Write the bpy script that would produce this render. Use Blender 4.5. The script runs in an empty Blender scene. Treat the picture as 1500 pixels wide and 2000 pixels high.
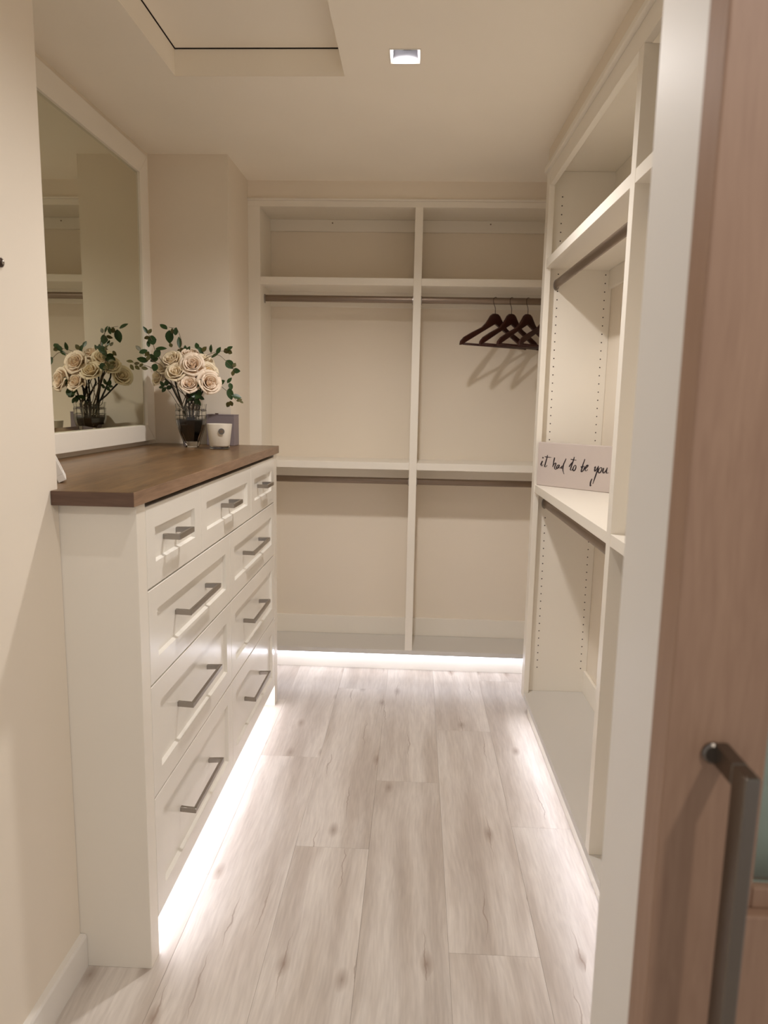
import bpy, bmesh, math, random
from mathutils import Vector, Matrix
random.seed(7)
C = bpy.context.scene.collection
SC = bpy.context.scene
PI = math.pi

# ---------------------------------------------------------------- camera
cd = bpy.data.cameras.new('camera'); cam = bpy.data.objects.new('camera', cd); C.objects.link(cam)
cd.sensor_fit = 'VERTICAL'; cd.sensor_height = 36.0; cd.lens = 25.2222; cd.clip_start = 0.02
cx = Vector((0.998763500673402, 0.045909806510383365, 0.01907247725888257))
cu = Vector((-0.02590332484773459, 0.1531315222625583, 0.9878662635455189))
cf = Vector((-0.04243215154153943, 0.9871388081499637, -0.15413139187013478))
cam.matrix_world = Matrix(((cx.x, cu.x, -cf.x, 0), (cx.y, cu.y, -cf.y, 0), (cx.z, cu.z, -cf.z, 1.35), (0, 0, 0, 1)))
cd.dof.use_dof = True; cd.dof.focus_distance = 2.2; cd.dof.aperture_fstop = 4.6
SC.camera = cam

# ---------------------------------------------------------------- world, light, exposure
SC.view_settings.view_transform = 'Standard'; SC.view_settings.look = 'None'
SC.view_settings.gamma = 1.0; SC.view_settings.use_curve_mapping = False
SC.view_settings.exposure = 1.55
SC.cycles.max_bounces = 12; SC.cycles.diffuse_bounces = 8
w = bpy.data.worlds.new('world'); SC.world = w; w.use_nodes = True
w.node_tree.nodes['Background'].inputs[0].default_value = (1.0, 0.94, 0.90, 1)
w.node_tree.nodes['Background'].inputs[1].default_value = 0.165

def spot(name, loc, power, col, size=0.012, angle=165, blend=0.35):
    l = bpy.data.lights.new(name, 'SPOT'); l.energy = power; l.color = col
    l.shadow_soft_size = size; l.spot_size = math.radians(angle); l.spot_blend = blend
    o = bpy.data.objects.new(name, l); C.objects.link(o); o.location = loc
    return o
DOWN_COL = (1.0, 0.95, 0.92)
DOWN_POWER = 20
LED_COL = (0.84, 0.86, 1.0)
LED_POWER = 5.9
spot('downlight_lamp', (-0.06, 2.228, 2.333), DOWN_POWER, DOWN_COL, 0.036, 152, 0.72)
spot('downlight_lamp', (-0.10, 1.12, 2.333), DOWN_POWER * 0.27, DOWN_COL, 0.010, 138, 0.8)
spot('bedroom_lamp', (0.73, -0.24, 2.30), 11, (1.0, 0.93, 0.86), 0.04, 160)

# ---------------------------------------------------------------- materials
def nt(name):
    m = bpy.data.materials.new(name); m.use_nodes = True
    n = m.node_tree.nodes; l = m.node_tree.links
    return m, n, l, n['Principled BSDF']
def N(n, t, **k):
    x = n.new(t)
    for a, b in k.items():
        if a in x.inputs.keys() if hasattr(x.inputs, 'keys') else False: x.inputs[a].default_value = b
        else: setattr(x, a, b)
    return x
def paint(name, col, rough=0.5, bump=0.02, scale=180, spec=0.5, vary=0.03):
    m, n, l, p = nt(name)
    tc = n.new('ShaderNodeTexCoord'); nz = n.new('ShaderNodeTexNoise'); nz.inputs['Scale'].default_value = scale
    nz.inputs['Detail'].default_value = 3
    l.new(tc.outputs['Object'], nz.inputs['Vector'])
    n2 = n.new('ShaderNodeTexNoise'); n2.inputs['Scale'].default_value = 1.3; l.new(tc.outputs['Object'], n2.inputs['Vector'])
    r = n.new('ShaderNodeValToRGB')
    r.color_ramp.elements[0].position = .3; r.color_ramp.elements[1].position = .7
    r.color_ramp.elements[0].color = tuple(c * (1 - vary) for c in col) + (1,)
    r.color_ramp.elements[1].color = tuple(min(1, c * (1 + vary)) for c in col) + (1,)
    l.new(n2.outputs['Fac'], r.inputs['Fac']); l.new(r.outputs['Color'], p.inputs['Base Color'])
    b = n.new('ShaderNodeBump'); b.inputs['Strength'].default_value = bump; b.inputs['Distance'].default_value = .002
    l.new(nz.outputs['Fac'], b.inputs['Height']); l.new(b.outputs['Normal'], p.inputs['Normal'])
    p.inputs['Roughness'].default_value = rough; p.inputs['Specular IOR Level'].default_value = spec
    return m
def wood(name, dark, light, axis='Y', rough=0.45, sc=1.0, perobj=0.0, bump=0.08, knots=False, contrast=1.0, dirs=None):
    m, n, l, p = nt(name)
    tc = n.new('ShaderNodeTexCoord'); oi = n.new('ShaderNodeObjectInfo')
    mul = n.new('ShaderNodeVectorMath'); mul.operation = 'SCALE'; mul.inputs['Scale'].default_value = 37.0
    cmb = n.new('ShaderNodeCombineXYZ')
    for i in range(3): l.new(oi.outputs['Random'], cmb.inputs[i])
    l.new(cmb.outputs[0], mul.inputs[0])
    add = n.new('ShaderNodeVectorMath'); add.operation = 'ADD'
    l.new(tc.outputs['Object'], add.inputs[0]); l.new(mul.outputs[0], add.inputs[1])
    # warp the grain gently
    wn = n.new('ShaderNodeTexNoise'); wn.inputs['Scale'].default_value = 2.2; wn.inputs['Detail'].default_value = 2
    l.new(add.outputs[0], wn.inputs['Vector'])
    wm = n.new('ShaderNodeVectorMath'); wm.operation = 'MULTIPLY_ADD'
    wm.inputs[1].default_value = (.035, .10, .05); l.new(wn.outputs['Color'], wm.inputs[0]); l.new(add.outputs[0], wm.inputs[2])
    mp = n.new('ShaderNodeMapping')
    s = {'Y': (1, .07, 1), 'Z': (1, 1, .07), 'X': (.07, 1, 1)}[axis]
    mp.inputs['Scale'].default_value = tuple(a * sc for a in s)
    l.new(wm.outputs[0], mp.inputs['Vector'])
    g1 = n.new('ShaderNodeTexNoise'); g1.inputs['Scale'].default_value = 14; g1.inputs['Detail'].default_value = 6; g1.inputs['Roughness'].default_value = .6
    l.new(mp.outputs[0], g1.inputs['Vector'])
    g2 = n.new('ShaderNodeTexNoise'); g2.inputs['Scale'].default_value = 150; g2.inputs['Detail'].default_value = 4
    l.new(mp.outputs[0], g2.inputs['Vector'])
    mx = n.new('ShaderNodeMath'); mx.operation = 'MULTIPLY_ADD'; mx.inputs[1].default_value = .46
    l.new(g2.outputs['Fac'], mx.inputs[0])
    m2 = n.new('ShaderNodeMath'); m2.operation = 'MULTIPLY'; m2.inputs[1].default_value = .54
    l.new(g1.outputs['Fac'], m2.inputs[0]); l.new(m2.outputs[0], mx.inputs[2])
    r = n.new('ShaderNodeValToRGB'); h = .17 / contrast
    r.color_ramp.elements[0].position = .5 - h; r.color_ramp.elements[1].position = .5 + h
    r.color_ramp.elements[0].color = dark + (1,); r.color_ramp.elements[1].color = light + (1,)
    l.new(mx.outputs[0], r.inputs['Fac'])
    out = r.outputs['Color']
    if knots:
        # large soft darker patches drawn along the board
        pn = n.new('ShaderNodeTexNoise'); pn.inputs['Scale'].default_value = 3.2; pn.inputs['Detail'].default_value = 3
        mp2 = n.new('ShaderNodeMapping'); mp2.inputs['Scale'].default_value = (3.4, .38, 1)
        l.new(wm.outputs[0], mp2.inputs['Vector']); l.new(mp2.outputs[0], pn.inputs['Vector'])
        pr = n.new('ShaderNodeValToRGB'); pr.color_ramp.elements[0].position = .38; pr.color_ramp.elements[1].position = .62
        pr.color_ramp.elements[0].color = (.82, .775, .735, 1); pr.color_ramp.elements[1].color = (1.07, 1.06, 1.05, 1)
        l.new(pn.outputs['Fac'], pr.inputs['Fac'])
        mm = n.new('ShaderNodeMixRGB'); mm.blend_type = 'MULTIPLY'; mm.inputs[0].default_value = 1
        l.new(out, mm.inputs[1]); l.new(pr.outputs['Color'], mm.inputs[2]); out = mm.outputs[0]
        # knots: sparse voronoi cells, stretched rings
        vmap = n.new('ShaderNodeMapping'); vmap.inputs['Scale'].default_value = (8.0, 3.4, 1)
        l.new(wm.outputs[0], vmap.inputs['Vector'])
        vo = n.new('ShaderNodeTexVoronoi'); vo.inputs['Scale'].default_value = 1.0; vo.voronoi_dimensions = '2D'
        l.new(vmap.outputs[0], vo.inputs['Vector'])
        sepc = n.new('ShaderNodeSeparateColor'); l.new(vo.outputs['Color'], sepc.inputs[0])
        gt = n.new('ShaderNodeMath'); gt.operation = 'GREATER_THAN'; gt.inputs[1].default_value = .74
        l.new(sepc.outputs[0], gt.inputs[0])
        kr = n.new('ShaderNodeValToRGB')
        e = kr.color_ramp.elements; e[0].position = 0.0; e[0].color = (1, 1, 1, 1); e[1].position = .15; e[1].color = (0, 0, 0, 1)
        k2 = e.new(.03); k2.color = (.75, .75, .75, 1)
        l.new(vo.outputs['Distance'], kr.inputs['Fac'])
        km = n.new('ShaderNodeMath'); km.operation = 'MULTIPLY'; l.new(kr.outputs['Color'], km.inputs[0]); l.new(gt.outputs[0], km.inputs[1])
        kf = n.new('ShaderNodeMath'); kf.operation = 'MULTIPLY'; kf.inputs[1].default_value = .75; l.new(km.outputs[0], kf.inputs[0])
        mk = n.new('ShaderNodeMixRGB'); mk.inputs[2].default_value = (.27, .19, .14, 1)
        l.new(kf.outputs[0], mk.inputs[0]); l.new(out, mk.inputs[1]); out = mk.outputs[0]
        # a thin dark check running along the grain out of each knot
        df = n.new('ShaderNodeVectorMath'); df.operation = 'SUBTRACT'
        l.new(vmap.outputs[0], df.inputs[0]); l.new(vo.outputs['Position'], df.inputs[1])
        sx = n.new('ShaderNodeSeparateXYZ'); l.new(df.outputs[0], sx.inputs[0])
        wg = n.new('ShaderNodeTexNoise'); wg.inputs['Scale'].default_value = 14; wg.inputs['Detail'].default_value = 3; l.new(add.outputs[0], wg.inputs['Vector'])
        w1 = n.new('ShaderNodeMath'); w1.operation = 'MULTIPLY_ADD'; w1.inputs[1].default_value = .26; l.new(wg.outputs['Fac'], w1.inputs[0]); l.new(sx.outputs[0], w1.inputs[2])
        w2 = n.new('ShaderNodeMath'); w2.operation = 'SUBTRACT'; w2.inputs[1].default_value = .13; l.new(w1.outputs[0], w2.inputs[0])
        w3 = n.new('ShaderNodeMath'); w3.operation = 'ABSOLUTE'; l.new(w2.outputs[0], w3.inputs[0])
        y1 = n.new('ShaderNodeMath'); y1.operation = 'ABSOLUTE'; l.new(sx.outputs[1], y1.inputs[0])
        y2 = n.new('ShaderNodeMath'); y2.operation = 'MULTIPLY_ADD'; y2.inputs[1].default_value = -.045; y2.inputs[2].default_value = .018; l.new(y1.outputs[0], y2.inputs[0])
        c3 = n.new('ShaderNodeMath'); c3.operation = 'LESS_THAN'; l.new(w3.outputs[0], c3.inputs[0]); l.new(y2.outputs[0], c3.inputs[1])
        c5 = n.new('ShaderNodeMath'); c5.operation = 'GREATER_THAN'; c5.inputs[1].default_value = .55; l.new(sepc.outputs[1], c5.inputs[0])
        c6 = n.new('ShaderNodeMath'); c6.operation = 'MULTIPLY'; l.new(c3.outputs[0], c6.inputs[0]); l.new(c5.outputs[0], c6.inputs[1])
        c7 = n.new('ShaderNodeMath'); c7.operation = 'MULTIPLY'; c7.inputs[1].default_value = .55; l.new(c6.outputs[0], c7.inputs[0])
        mc = n.new('ShaderNodeMixRGB'); mc.inputs[2].default_value = (.30, .22, .17, 1)
        l.new(c7.outputs[0], mc.inputs[0]); l.new(out, mc.inputs[1]); out = mc.outputs[0]
    if perobj:
        hv = n.new('ShaderNodeHueSaturation')
        mr = n.new('ShaderNodeMapRange'); mr.inputs['To Min'].default_value = 1 - perobj; mr.inputs['To Max'].default_value = 1 + perobj
        l.new(oi.outputs['Random'], mr.inputs['Value']); l.new(mr.outputs[0], hv.inputs['Value'])
        l.new(out, hv.inputs['Color']); out = hv.outputs['Color']
    l.new(out, p.inputs['Base Color'])
    b = n.new('ShaderNodeBump'); b.inputs['Strength'].default_value = bump; b.inputs['Distance'].default_value = .002
    l.new(g2.outputs['Fac'], b.inputs['Height']); l.new(b.outputs['Normal'], p.inputs['Normal'])
    p.inputs['Roughness'].default_value = rough
    return m
def simple(name, col, rough=.5, metal=0.0, emit=0, ecol=None, trans=0, ior=1.45, alpha=1, sub=0, spec=.5, noise=.05):
    m, n, l, p = nt(name)
    nz = n.new('ShaderNodeTexNoise'); nz.inputs['Scale'].default_value = 35
    tc = n.new('ShaderNodeTexCoord'); l.new(tc.outputs['Object'], nz.inputs['Vector'])
    r = n.new('ShaderNodeValToRGB')
    r.color_ramp.elements[0].color = tuple(c * (1 - noise) for c in col) + (1,)
    r.color_ramp.elements[1].color = tuple(min(1, c * (1 + noise)) for c in col) + (1,)
    l.new(nz.outputs['Fac'], r.inputs['Fac']); l.new(r.outputs['Color'], p.inputs['Base Color'])
    p.inputs['Roughness'].default_value = rough; p.inputs['Metallic'].default_value = metal
    p.inputs['Transmission Weight'].default_value = trans; p.inputs['IOR'].default_value = ior
    p.inputs['Specular IOR Level'].default_value = spec
    if sub:
        p.inputs['Subsurface Weight'].default_value = sub; p.inputs['Subsurface Radius'].default_value = (.02, .01, .006)
        p.inputs['Subsurface Scale'].default_value = .3
    if emit:
        p.inputs['Emission Color'].default_value = (ecol or col) + (1,); p.inputs['Emission Strength'].default_value = emit
    return m

M_WALL = paint('wall_paint', (.82, .745, .635), .75, .04)
M_WALL2 = paint('alcove_wall_paint', (.82, .745, .635), .75, .04)
M_CEIL = paint('ceiling_paint', (.94, .885, .785), .85, .03)
M_CAB = paint('cabinet_lacquer', (.85, .805, .72), .38, .01, 60)
M_DECK = paint('deck_grey', (.64, .615, .575), .45, .01, 60)  # decks darker and greyer than the cabinet lacquer
M_DRAW = paint('drawer_lacquer', (.85, .82, .755), .22, .008, 60)
M_TRIM = paint('trim_paint', (.80, .77, .72), .46, .01, 60)
M_DARK = simple('shadow_gap', (.035, .025, .02), .8)
M_OAK = wood('counter_oak', (.088, .046, .017), (.225, .125, .052), 'Y', .30, 1.0, contrast=1.35)
M_OAK_LIT = wood('counter_oak_lit_edge', (.17, .098, .055), (.34, .21, .13), 'Y', .4, 1.0, contrast=1.2)  # lighter copy of the worktop oak: ceiling light painted into the front edge
M_END = wood('counter_end_grain', (.065, .032, .02), (.15, .085, .055), 'X', .5, 1.0)
M_FLOOR = wood('floor_oak', (.555, .51, .47), (.755, .71, .66), 'Y', .36, 1.0, .03, .05, True)
M_SUB = wood('sub_floor', (.30, .24, .19), (.38, .31, .25), 'Y', .8)
M_DOOR = wood('door_wood', (.27, .155, .098), (.37, .23, .150), 'Z', .55, 1.2, contrast=.8)
M_NICKEL = simple('brushed_nickel', (.36, .33, .30), .28, 1.0)
M_ROD = simple('rod_metal', (.27, .21, .165), .36, 1.0)
M_MIRROR = simple('mirror_silver', (.70, .70, .585), .015, 1.0, noise=0)
M_LED = simple('led_diffuser', (1, 1, 1), .5, 0, LED_POWER, LED_COL)
M_LED2 = simple('led_diffuser_narrow', (1, 1, 1), .5, 0, LED_POWER * .50, LED_COL)
M_LENS = simple('downlight_lens', (1, 1, 1), .5, 0, 2.0, (1, .97, .99))
M_REFL = simple('downlight_reflector', (.30, .30, .32), .35)
M_MAHOG = simple('dark_mahogany', (.045, .012, .008), .3, noise=.3)
M_BRONZE = simple('dark_bronze', (.07, .045, .035), .35, .8)
M_PETAL = simple('cream_petal', (.88, .76, .56), .6, noise=.05)
M_PETALP = simple('pinkish_petal', (.90, .76, .61), .6, noise=.05)
M_LEAF = simple('dark_leaf', (.022, .055, .012), .4, noise=.4)
M_LEAFB = simple('brown_green_leaf', (.085, .075, .018), .45, noise=.4)
M_STEM = simple('dark_stem', (.022, .02, .016), .5)
M_TWIG = simple('twig', (.13, .09, .055), .6)
M_GLASS = simple('vase_glass', (.97, .97, .95), .01, 0, 0, None, 1.0, 1.5, noise=0)
M_WATER = simple('dark_dyed_water', (.004, .003, .004), .05)
M_CUP = paint('white_ceramic', (.72, .66, .56), .3, .01, 60)
M_BOXG = simple('grey_lilac_card', (.26, .215, .225), .6)
M_EMB = simple('grey_emblem', (.17, .17, .165), .5)
M_SIGN = paint('washed_canvas', (.56, .485, .445), .8, .15, 90, vary=.08)
M_INK = simple('black_ink', (.02, .012, .015), .6)
M_GREEN = simple('door_glass', (.75, .85, .80), .05, 0, 0, None, 1.0, 1.45, noise=0)
M_CHROME = simple('polished_nickel', (.20, .175, .15), .30, 1.0)
M_SCREW = simple('screw_cap', (.22, .16, .11), .6)

# ---------------------------------------------------------------- helpers
class MB:
    """collects simple solids and links them as one mesh object"""
    def __init__(s): s.bm = bmesh.new()
    def box(s, x0, x1, y0, y1, z0, z1):
        vs = [s.bm.verts.new(p) for p in ((x0,y0,z0),(x1,y0,z0),(x1,y1,z0),(x0,y1,z0),(x0,y0,z1),(x1,y0,z1),(x1,y1,z1),(x0,y1,z1))]
        for f in ((3,2,1,0),(4,5,6,7),(0,1,5,4),(1,2,6,5),(2,3,7,6),(3,0,4,7)): s.bm.faces.new([vs[i] for i in f])
        return s
    def prism(s, pts, h0, h1, ax='z'):
        f = {'z': lambda a,b,h:(a,b,h), 'y': lambda a,b,h:(a,h,b), 'x': lambda a,b,h:(h,a,b)}[ax]
        A = [s.bm.verts.new(f(a,b,h0)) for a,b in pts]; B = [s.bm.verts.new(f(a,b,h1)) for a,b in pts]
        n = len(pts)
        s.bm.faces.new(list(reversed(A))); s.bm.faces.new(B)
        for i in range(n): s.bm.faces.new((A[i], A[(i+1)%n], B[(i+1)%n], B[i]))
        return s
    def loft(s, rings, caps=True, closed=True):
        R = [[s.bm.verts.new(p) for p in r] for r in rings]
        for a, b in zip(R, R[1:]):
            n = len(a)
            for i in range(n if closed else n-1): s.bm.faces.new((a[i], a[(i+1)%n], b[(i+1)%n], b[i]))
        if caps and closed: s.bm.faces.new(list(reversed(R[0]))); s.bm.faces.new(R[-1])
        return s
    def tube(s, pts, r, k=8, r2=None):
        pts = [Vector(p) for p in pts]; rings = []
        up = None
        for i, p in enumerate(pts):
            d = (pts[min(i+1, len(pts)-1)] - pts[max(i-1, 0)]).normalized()
            if up is None: up = Vector((0,0,1)) if abs(d.z) < .9 else Vector((1,0,0))
            a = d.cross(up); a = a.normalized() if a.length > 1e-6 else Vector((1,0,0))
            b = a.cross(d).normalized(); up = b
            rr = r if not isinstance(r, (list, tuple)) else r[i]
            rings.append([p + a*math.cos(t*2*PI/k)*rr + b*math.sin(t*2*PI/k)*(r2 or rr) for t in range(k)])
        return s.loft(rings)
    def lathe(s, prof, c=(0,0,0), k=32):
        return s.loft([[(c[0]+r*math.cos(2*PI*i/k), c[1]+r*math.sin(2*PI*i/k), c[2]+z) for i in range(k)] for r, z in prof])
    def build(s, name, mat, parent=None, bevel=0, smooth=False, seg=2, loc=None):
        bmesh.ops.recalc_face_normals(s.bm, faces=s.bm.faces)
        me = bpy.data.meshes.new(name); s.bm.to_mesh(me); s.bm.free()
        if smooth:
            for p in me.polygons: p.use_smooth = True
        me.materials.append(mat)
        o = bpy.data.objects.new(name, me); C.objects.link(o)
        if parent: o.parent = parent
        if loc: o.location = loc
        if bevel:
            b = o.modifiers.new('bevel', 'BEVEL'); b.width = bevel; b.segments = seg; b.limit_method = 'ANGLE'; b.angle_limit = math.radians(40)
        return o
def box(name, mat, parent, x0, x1, y0, y1, z0, z1, bevel=0.0012): return MB().box(x0,x1,y0,y1,z0,z1).build(name, mat, parent, bevel)
def thing(name, label, cat, loc=(0,0,0), rz=0, group=None, kind=None):
    o = bpy.data.objects.new(name, None); C.objects.link(o); o.location = loc; o.rotation_euler = (0,0,rz)
    o.empty_display_size = .05
    return tag(o, label, cat, group, kind)
def tag(o, label=None, cat=None, group=None, kind=None):
    if label: o['label'] = label
    if cat: o['category'] = cat
    if group: o['group'] = group
    if kind: o['kind'] = kind
    return o
def S(o, label=None): o['kind'] = 'structure'; 
def struct(name, mat, x0, x1, y0, y1, z0, z1, bevel=0): 
    o = box(name, mat, None, x0,x1,y0,y1,z0,z1, bevel); o['kind'] = 'structure'; return o
V_Y = 2.858
ROSES = [
    ((-0.8852, 2.79, 1.3972), 0.0657, 'cream rose lowest in the bouquet, above the vase rim'),
    ((-0.9398, 2.8, 1.4415), 0.068, 'cream rose left of the lowest rose, open towards the room'),
    ((-0.8777, 2.81, 1.4723), 0.0762, 'large cream rose in the middle of the bouquet'),
    ((-0.9703, 2.84, 1.492), 0.0669, 'buttery closed rose at the top left of the bouquet'),
    ((-0.9414, 2.87, 1.4902), 0.0615, 'small cream rose between the top left bud and the large middle rose'),
    ((-0.9102, 2.89, 1.5118), 0.0701, 'pinkish cream rose at the top of the bouquet, behind the large one'),
    ((-1.0012, 2.85, 1.4643), 0.061, 'cream rose on the left side of the bouquet, under the top left bud'),
    ((-1.0342, 2.87, 1.4265), 0.0676, 'outermost rose on the left, drooping beside the mirror frame'),
    ((-0.853, 2.87, 1.4837), 0.0697, 'ruffled cream rose at the upper right of the bouquet'),
    ((-0.8273, 2.85, 1.4474), 0.0651, 'ruffled cream rose on the right of the bouquet'),
    ((-0.8124, 2.81, 1.4049), 0.0762, 'wide open cream rose at the lower right, above the white cup'),
    ((-0.8617, 2.84, 1.4206), 0.0527, 'small half hidden cream rose right of the lowest rose')]
SPRIGS = [
    ('eucalyptus sprig rising highest behind the roses', [(-0.9444, 2.858, 1.3776), (-0.947, 2.8751, 1.4983), (-0.9436, 2.8878, 1.5551), (-0.9548, 2.8992, 1.5897), (-0.9702, 2.9099, 1.6144), (-1.0046, 2.92, 1.6229)], [((-1.0234, 2.92, 1.6226), 0.0313, 0.0146, 145), ((-1.0034, 2.92, 1.5908), 0.0417, 0.0229, 265), ((-0.9871, 2.9099, 1.6042), 0.0187, 0.0125, 100), ((-0.9747, 2.9099, 1.6024), 0.0249, 0.0125, 80), ((-0.9539, 2.8878, 1.5569), 0.0392, 0.0124, 95), ((-0.9872, 2.8878, 1.5484), 0.0165, 0.0103, 120)]),
    ('eucalyptus sprig climbing in front of the mirror frame', [(-0.9594, 2.858, 1.3572), (-0.9767, 2.8254, 1.4458), (-1.0034, 2.8013, 1.4932), (-1.0127, 2.7796, 1.5208), (-1.0161, 2.7593, 1.5575), (-1.0295, 2.74, 1.5916)], [((-1.012, 2.7593, 1.5595), 0.0256, 0.0236, 190), ((-1.0314, 2.74, 1.5916), 0.0235, 0.0098, 120), ((-1.0178, 2.74, 1.588), 0.0176, 0.0098, 60), ((-1.0335, 2.7593, 1.5687), 0.0197, 0.0098, 200), ((-1.0304, 2.7593, 1.542), 0.0217, 0.0098, 100), ((-1.0431, 2.7796, 1.5106), 0.0179, 0.0119, 230), ((-0.9945, 2.7796, 1.5288), 0.0357, 0.0119, 5), ((-1.0071, 2.7796, 1.5074), 0.0298, 0.0179, 60), ((-1.0235, 2.7796, 1.4974), 0.0238, 0.0139, 160), ((-1.0216, 2.8013, 1.489), 0.026, 0.016, 200)]),
    ('eucalyptus sprig with dark oval leaf over the mirror glass', [(-0.9638, 2.858, 1.347), (-0.986, 2.8059, 1.4507), (-1.0155, 2.7673, 1.4795), (-1.0336, 2.7325, 1.4964), (-1.0439, 2.7, 1.5187)], [((-1.0457, 2.7, 1.5224), 0.0193, 0.0116, 130), ((-1.0325, 2.7, 1.5113), 0.0251, 0.0116, 20), ((-1.04, 2.7325, 1.483), 0.0332, 0.0156, 172), ((-1.024, 2.7325, 1.4889), 0.0176, 0.0098, 60)]),
    ('lowest eucalyptus sprig on the left, tiny leaves over the mirror', [(-0.9599, 2.858, 1.337), (-0.9925, 2.7993, 1.4249), (-1.0219, 2.7558, 1.4557), (-1.0521, 2.7166, 1.4667), (-1.0687, 2.68, 1.4721)], [((-1.0706, 2.68, 1.474), 0.021, 0.0096, 170), ((-1.0639, 2.7166, 1.4684), 0.0175, 0.0078, 10), ((-1.0674, 2.68, 1.4553), 0.0191, 0.0096, 300), ((-1.0623, 2.7166, 1.4552), 0.0175, 0.0097, 320), ((-1.0464, 2.7166, 1.4612), 0.0155, 0.0078, 40), ((-1.0349, 2.7166, 1.4519), 0.0194, 0.0097, 350), ((-1.0059, 2.7558, 1.4599), 0.0236, 0.0177, 250)]),
    ('eucalyptus sprig arching over the right side of the roses', [(-0.9001, 2.858, 1.328), (-0.8753, 2.8584, 1.4289), (-0.8516, 2.8587, 1.4871), (-0.8144, 2.859, 1.5095), (-0.7859, 2.8593, 1.512), (-0.7617, 2.8595, 1.4926), (-0.7376, 2.8598, 1.4692), (-0.7215, 2.86, 1.4536)], [((-0.8181, 2.859, 1.5332), 0.0265, 0.0102, 85), ((-0.8001, 2.8593, 1.5137), 0.0265, 0.0102, 215), ((-0.7897, 2.8593, 1.5277), 0.0245, 0.0122, 60), ((-0.7477, 2.8598, 1.4809), 0.0327, 0.0225, 310), ((-0.7273, 2.8598, 1.4733), 0.0163, 0.0102, 60), ((-0.7215, 2.86, 1.4536), 0.0245, 0.0143, 355), ((-0.7318, 2.86, 1.4454), 0.0163, 0.0102, 260)]),
    ('eucalyptus sprig reaching right to a heart shaped leaf pair', [(-0.9042, 2.858, 1.3279), (-0.8896, 2.8719, 1.4391), (-0.8584, 2.8821, 1.5002), (-0.811, 2.8914, 1.5255), (-0.7657, 2.9, 1.5328)], [((-0.8801, 2.8821, 1.5457), 0.0226, 0.0123, 110), ((-0.868, 2.8821, 1.534), 0.0267, 0.0123, 300), ((-0.8535, 2.8821, 1.5342), 0.0206, 0.0123, 50), ((-0.8603, 2.8821, 1.5042), 0.0329, 0.0144, 95), ((-0.7657, 2.9, 1.5328), 0.0207, 0.0145, 200), ((-0.7573, 2.9, 1.5409), 0.0228, 0.0145, 40), ((-0.7554, 2.9, 1.529), 0.0166, 0.0124, 330)]),
    ('eucalyptus sprig hanging down on the right, above the dark box', [(-0.8773, 2.858, 1.3285), (-0.8226, 2.853, 1.4157), (-0.785, 2.8494, 1.3963), (-0.7578, 2.846, 1.3768), (-0.7348, 2.8429, 1.3572), (-0.7118, 2.84, 1.3357)], [((-0.7408, 2.8429, 1.3671), 0.0365, 0.0183, 285), ((-0.7185, 2.8429, 1.3535), 0.0304, 0.0162, 350), ((-0.7057, 2.84, 1.3378), 0.0182, 0.0101, 20), ((-0.6975, 2.84, 1.3339), 0.0162, 0.0081, 330), ((-0.7476, 2.8429, 1.323), 0.0203, 0.0122, 240), ((-0.7365, 2.84, 1.3272), 0.0182, 0.0122, 290), ((-0.745, 2.846, 1.4129), 0.0223, 0.0102, 50), ((-0.7391, 2.846, 1.3951), 0.0223, 0.0122, 290), ((-0.7788, 2.8494, 1.4044), 0.0264, 0.0142, 30), ((-0.7936, 2.853, 1.4362), 0.0143, 0.0081, 100)]),
    ('short green sprig peeking over the top of the roses', [(-0.9167, 2.858, 1.3277), (-0.9255, 2.8821, 1.459), (-0.9338, 2.9, 1.5241)], [((-0.9545, 2.9, 1.5278), 0.0166, 0.0124, 170), ((-0.944, 2.9, 1.532), 0.0207, 0.0103, 140), ((-0.9336, 2.9, 1.5341), 0.0228, 0.0103, 90), ((-0.9232, 2.9, 1.5323), 0.0228, 0.0103, 60), ((-0.913, 2.9, 1.5244), 0.0269, 0.0124, 330), ((-0.8988, 2.9, 1.5126), 0.0228, 0.0124, 310), ((-0.9468, 2.9, 1.5058), 0.0145, 0.0083, 200)]),
    ('dark leafy sprig below the roses, spilling over the vase rim', [(-0.8883, 2.858, 1.2979), (-0.8713, 2.8189, 1.3386), (-0.8578, 2.79, 1.3624)], [((-0.8428, 2.79, 1.4058), 0.0239, 0.0119, 30), ((-0.8492, 2.79, 1.3861), 0.0279, 0.0159, 270), ((-0.87, 2.79, 1.3563), 0.0259, 0.0159, 150), ((-0.8539, 2.79, 1.3526), 0.0299, 0.0159, 60), ((-0.8875, 2.8189, 1.3403), 0.0241, 0.0121, 200), ((-0.8693, 2.8189, 1.3347), 0.0241, 0.0121, 270), ((-0.8507, 2.8189, 1.3469), 0.0221, 0.0121, 330), ((-0.8592, 2.8189, 1.3289), 0.0221, 0.0101, 300), ((-0.89, 2.858, 1.3181), 0.0184, 0.0082, 250)]),
    ('dark spiky sprig under the leftmost roses', [(-0.9462, 2.858, 1.3069), (-0.9726, 2.8362, 1.3567), (-0.9928, 2.82, 1.386)], [((-1.0008, 2.82, 1.3938), 0.0201, 0.0121, 130), ((-0.9864, 2.82, 1.398), 0.0201, 0.0121, 70), ((-0.9952, 2.82, 1.376), 0.0201, 0.0101, 230), ((-0.9786, 2.82, 1.3823), 0.0201, 0.0121, 20), ((-1.0051, 2.82, 1.3838), 0.0161, 0.0081, 190)])]
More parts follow.
